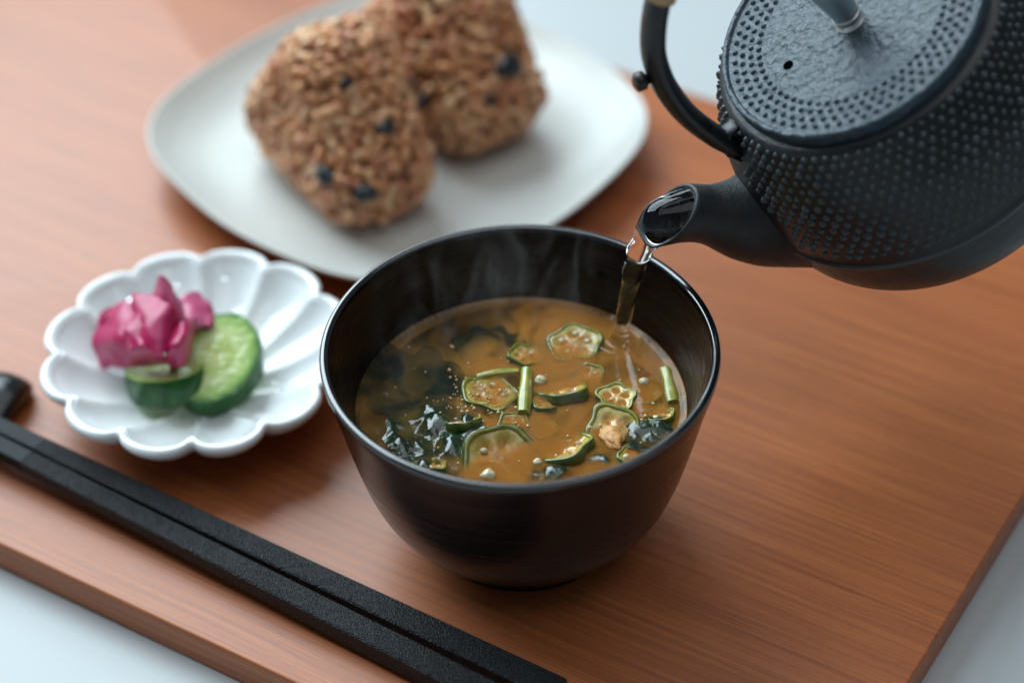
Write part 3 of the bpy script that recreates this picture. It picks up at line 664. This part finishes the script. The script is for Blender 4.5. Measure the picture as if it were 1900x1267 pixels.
# ================================================================== KETTLE
KC = np.array([93.499, 49.411, 145.147]); kx = np.array([-0.79918, -0.28678, -0.52827]); ky = np.array([0.33923, -0.9407, -0.00253]); kn = np.array([-0.49622, -0.18123, 0.84907])
ket = empty('iron_kettle'); ket.matrix_world = Matrix([[kx[i], ky[i], kn[i], KC[i] * MM] for i in range(3)] + [[0, 0, 0, 1]])
tag(ket, 'black cast iron kettle with bumpy hobnail texture, tipped to pour into the bowl', 'kettle')
bprof = [(0.5, -4.6), (30, -4.6), (40.8, -4.2), (42.6, -5.2), (46.0, -12), (50.4, -22), (52.6, -33), (53.3, -41), (53.5, -43.0), (54.0, -43.9), (53.9, -44.8), (53.1, -45.6), (52.9, -50), (52.4, -55), (50.6, -61), (46.5, -67), (38, -72.5), (28, -74), (0.5, -74)]
bp = cr(bprof[3:9], 40).tolist(); bp2 = cr(bprof[11:18], 30).tolist()
full = [bprof[0], bprof[1], bprof[2]] + bp + bprof[9:11] + bp2 + [bprof[18]]
V, Fc = lathe(full, 160); obj('body', mesh('body', V, Fc, M['iron']), ket)

def cone(c, n_, r, h, seg=7):
    n_ = np.asarray(n_, float); n_ /= np.linalg.norm(n_); a = np.cross(n_, (0.31, 0.2, 0.93)); a /= np.linalg.norm(a); b_ = np.cross(n_, a); t = np.linspace(0, 2 * np.pi, seg, endpoint=False)
    rr = lambda k, z: c + np.outer(np.cos(t) * r * k, a) + np.outer(np.sin(t) * r * k, b_) + n_ * z
    return rings([rr(1.12, -0.15), rr(0.66, h * 0.5), rr(0.28, h * 0.92)], False, True)
nails = []; arc = np.array(bp); seglen = np.hypot(*np.diff(arc, axis=0).T); cum = np.r_[0, np.cumsum(seglen)]; pitch = 3.35; row = 0
pos = 1.0
while pos < cum[-1] - 1.4:
    r = float(np.interp(pos, cum, arc[:, 0])); z = float(np.interp(pos, cum, arc[:, 1])); r2 = float(np.interp(pos + .5, cum, arc[:, 0])); z2 = float(np.interp(pos + .5, cum, arc[:, 1]))
    nr, nz = -(z2 - z), (r2 - r); cnt = 84
    for j in range(cnt):
        a = 2 * np.pi * (j + 0.5 * (row % 2)) / cnt; da = (a + np.pi) % (2 * np.pi) - np.pi
        if z < -18 and (da * r / 20) ** 2 + ((z + 42) / 23) ** 2 < 1: continue
        if -19 < z < -8 and (abs(da) < 0.10 or abs(abs(da) - np.pi) < 0.10): continue
        a += random.gauss(0, 0.005); zj = z + random.gauss(0, 0.18); kk = random.uniform(0.72, 1.15)
        nails.append(cone(np.array([r * math.cos(a), r * math.sin(a), zj]), (nr * math.cos(a), nr * math.sin(a), nz), 1.14 * r / 50 * kk, 1.05 * kk))
    pos += pitch * 0.80; row += 1
V, Fc = merge(nails); o = obj('hobnail_bumps', mesh('hobnail_bumps', V, Fc, M['nail']), ket); o['kind'] = 'stuff'

V, Fc = lathe([(53.6, -43.3), (54.15, -43.7), (54.3, -44.2), (54.1, -44.7), (53.5, -45.1)], 160, False, False); obj('seam_ridge', mesh('seam_ridge', V, Fc, M['nail']), ket)

# lid with raised rim, rows of small bumps, vent hole and knob
lid_p = [(0.3, -0.35), (20, -0.55), (30, -0.8), (37.0, -0.95), (37.7, -0.75), (38.2, -0.15), (38.9, 0.0), (39.5, -0.3), (39.75, -1.2), (39.6, -4.5), (38.5, -5.6), (0.3, -5.6)]
V, Fc = lathe(lid_p[:1] + [tuple(x) for x in cr(lid_p[1:10], 50)] + lid_p[10:], 160)
lid = obj('lid', mesh('lid', V, Fc, M['lid']), ket)
lb = []
for i, r in enumerate((28.0, 30.6, 33.2, 35.6)):
    for j in range(62):
        a = 2 * np.pi * (j + 0.5 * (i % 2)) / 62; zz = float(np.interp(r, [20, 30, 37], [-.55, -.8, -.95]))
        lb.append(cone(np.array([r * math.cos(a), r * math.sin(a), zz]), (0, 0, 1), 0.95, 0.85))
V, Fc = merge(lb); o = obj('lid_bumps', mesh('lid_bumps', V, Fc, M['lid']), lid); o['kind'] = 'stuff'
t = np.linspace(0, 2 * np.pi, 20, endpoint=False)
hx, hy = 20.9, -1.0
V, Fc = rings([np.stack([hx + r * np.cos(t), hy + r * np.sin(t), 0 * t + z], 1) for r, z in ((1.55, -0.62), (1.5, -0.40), (1.3, -0.43), (1.25, -0.52))], False, True)
obj('vent_hole', mesh('vent_hole', V, Fc, M['hole']), lid)
V, Fc = lathe([tuple(x) for x in cr([(4.6, -0.6), (3.9, 0.4), (3.7, 1.2), (4.1, 2.0), (4.2, 2.6), (3.9, 3.2), (4.3, 6), (5.0, 10), (5.7, 14), (6.0, 16.5), (5.6, 17.6), (4.0, 18.2), (0.2, 18.4)], 60)], 48, False, True)
obj('knob', mesh('knob', V, Fc, M['knob']), lid)

# spout: loft of ellipses in the kettle's x-z plane
sec = np.array([  # cx, cz, dirx, dirz, a, b
    (44.0, -41.5, 0.10, -0.99, 22.0, 27.0), (48.6, -41.8, 0.18, -0.98, 19.6, 20.0), (52.2, -41.2, 0.32, -0.94, 17.2, 15.6), (56.2, -39.0, 0.44, -0.90, 15.2, 12.6), (60.5, -34.0, 0.60, -0.80, 12.2, 10.5),
    (64.5, -26.8, 0.78, -0.62, 9.0, 8.4), (68.2, -22.0, 0.90, -0.44, 9.0, 8.0), (72.6, -18.2, 0.968, -0.25, 10.7, 8.2)])
def spout_ring(q, k=1.0, off=0.0):
    t = np.linspace(0, 2 * np.pi, 48, endpoint=False); dx, dz = q[2], q[3]; L = math.hypot(dx, dz); dx /= L; dz /= L
    return np.stack([q[0] + off * -dz + dx * (q[4] * k) * np.cos(t), (q[5] * k) * np.sin(t), q[1] + off * dx + dz * (q[4] * k) * np.cos(t)], 1)
out_s = cr(sec, 40); rows = [spout_ring(q) for q in out_s]
rows += [spout_ring(out_s[-1], 0.975, 0.35), spout_ring(out_s[-1], 0.92, 0.45), spout_ring(out_s[-1], 0.865, 0.15)]
V, Fc = rings(rows, False, False); sp = obj('spout', mesh('spout', V, Fc, M['spout']), ket)
rows = [spout_ring(out_s[-1], 0.865, 0.15)] + [spout_ring(q, 0.84) for q in out_s[::-1][1:22]]
V, Fc = rings(rows, False, True); obj('inside_wall', mesh('inside_wall', V, Fc, M['iron']), sp)

# lugs and bail handle
for sg in (1, -1):
    r0 = cr([(44.0, -20), (46.5, -15), (46.4, -9.5), (43.6, -6)], 12); rows = []
    t = np.linspace(0, 2 * np.pi, 16, endpoint=False)
    for i, (x, z) in enumerate([(43.0, -21), (46.8, -17), (48.6, -12), (48.2, -8), (45.6, -5.2), (42.0, -5.0)]):
        k = (0.75, 1.0, 1.05, 1.0, 0.9, 0.7)[i]; rows.append(np.stack([sg * (x + 1.6 * k * np.cos(t) * 0.9), 3.2 * k * np.sin(t), z + 1.2 * k * np.cos(t)], 1))
    V, Fc = rings(rows); obj('lug', mesh('lug', V, Fc, M['iron']), ket)
hp = [(44.4, -18.6), (45.6, -15.0), (48.8, -4.7), (51.4, 8.8), (51.4, 21.6), (49.0, 32.5), (44.8, 40.5), (38.5, 48.3), (28, 57.5), (14, 64), (0, 66), (-14, 64), (-28, 57.5), (-38.5, 48.3), (-44.8, 40.5), (-49.0, 32.5), (-51.4, 21.6), (-51.4, 8.8), (-48.8, -4.7), (-45.6, -15.0), (-44.4, -18.6)]
path = cr(hp, 120); path3 = np.stack([path[:, 0], 0 * path[:, 0], path[:, 1]], 1)
rad = np.interp(np.abs(np.linspace(-1, 1, 120)), [0, 0.6, 0.8, 0.93, 1.0], [3.4, 3.4, 3.2, 2.3, 2.0])
V, Fc = tube(path3, rad, 22, 1.25)
hd = obj('handle', mesh('handle', V, Fc, M['handle']), ket)
mid = path3[42:78]; V, Fc = tube(mid, [4.4 + 0.25 * math.sin(i * 2.4) for i in range(len(mid))], 22, 1.2); obj('rattan_grip', mesh('rattan_grip', V, Fc, M['rattan']), hd)
for sg in (1, -1):
    V, Fc = tube([(sg * 51, 0, 27), (sg * 54.2, 0, 28.6), (sg * 54.8, 0, 28.9), (sg * 56.8, 0, 29.9), (sg * 57.4, 0, 30.2)], [1.6, 1.6, 2.7, 2.7, 1.6], 16); obj('rivet', mesh('rivet', V, Fc, M['handle']), hd)

# ================================================================== WATER STREAM
def kw(x, y, z): return KC + kx * x + ky * y + kn * z
rows = []
t = np.linspace(0, 2 * np.pi, 40, endpoint=False)
def world_ring(q, k, off=0.0): return np.array([kw(*v) for v in spout_ring(q, k, off)])
keys = [world_ring(out_s[-8], 0.835), world_ring(out_s[-4], 0.835), world_ring(out_s[-1], 0.855, 0.2)]
m0 = kw(72.6, 0, -18.2); lip = kw(83.0, 0, -20.9)
tt = np.linspace(0, 2 * np.pi, 48, endpoint=False)
def hring(c, ax, a, b_, nrm):
    nrm = np.array(nrm, float); nrm /= np.linalg.norm(nrm); ax = np.array(ax, float); ax -= ax @ nrm * nrm; ax /= np.linalg.norm(ax); s = np.cross(nrm, ax)
    return c + np.outer(a * np.cos(tt), ax) + np.outer(b_ * np.sin(tt), s)
kxh = kx
fall_c = [(39.6, 30.0, 89.5), (36.6, 29.6, 84.2), (35.0, 29.4, 79.0), (33.7, 29.2, 72.5), (32.2, 29.0, 63.5), (31.0, 28.7, 55.0), (30.3, 28.5, 49.6), (30.0, 28.5, 48.0), (30.0, 28.5, 46.5)]
fall_r = [(6.4, 5.8), (4.4, 4.3), (3.7, 3.4), (3.3, 2.9), (2.8, 2.5), (2.4, 2.2), (2.2, 2.1), (3.0, 2.9), (2.0, 2.0)]
nrms = [kn * 0.75 + kx * 0.65, (-0.62, -0.10, -0.6), (-0.32, -0.05, -1), (-0.2, -0.03, -1), (-0.16, -0.02, -1), (-0.12, -0.02, -1), (-0.05, 0, -1), (0, 0, -1), (0, 0, -1)]
nrms[0] = np.array((-0.80, -0.25, -0.15))
for i, c in enumerate(fall_c):
    n_ = np.array(nrms[i], float); keys.append(hring(np.array(c), kx if i < 2 else (1, 0, 0) if False else kx - 0 * kn, fall_r[i][0], fall_r[i][1], n_))
# align ring start angles with the previous ring to avoid twist
for i in range(1, len(keys)):
    best = None
    for flip in (False, True):
        q = keys[i][::-1] if flip else keys[i]
        for sft in range(48):
            r_ = np.roll(q, sft, 0); e = (((r_ - r_.mean(0)) / 5 - (keys[i - 1] - keys[i - 1].mean(0)) / 5) ** 2).sum()
            if best is None or e < best[0]: best = (e, r_)
    keys[i] = best[1]
K = np.array(keys).reshape(len(keys), -1); KR = cr(K, 70).reshape(70, 48, 3)
for i in range(26, 66):
    c = KR[i].mean(0); z = c[2]
    KR[i] = c + (KR[i] - c) * (1 + 0.05 * math.sin(z * 0.8) + 0.06 * np.cos(2 * tt + z * 0.16) + 0.03 * np.cos(5 * tt - z * 0.1))[:, None]
V, Fc = rings(list(KR))
st = obj('water_stream', mesh('water_stream', V, Fc, M['water'])); tag(st, 'clear stream of hot water pouring from the kettle spout into the soup', 'water')

# ================================================================== STEAM
t = np.linspace(0, 2 * np.pi, 48, endpoint=False)
V, Fc = rings([np.stack([r * np.cos(t), r * np.sin(t), 0 * t + z], 1) for r, z in ((41, 0), (42, 15), (42, 40), (40, 70), (34, 90))])
sm = obj('steam', mesh('steam', V, Fc, M['steam']), None, (-6, 2, SZ + 1.2)); sm['kind'] = 'stuff'; sm['label'] = 'thin white wisps of steam rising from the soup'; sm['category'] = 'steam'
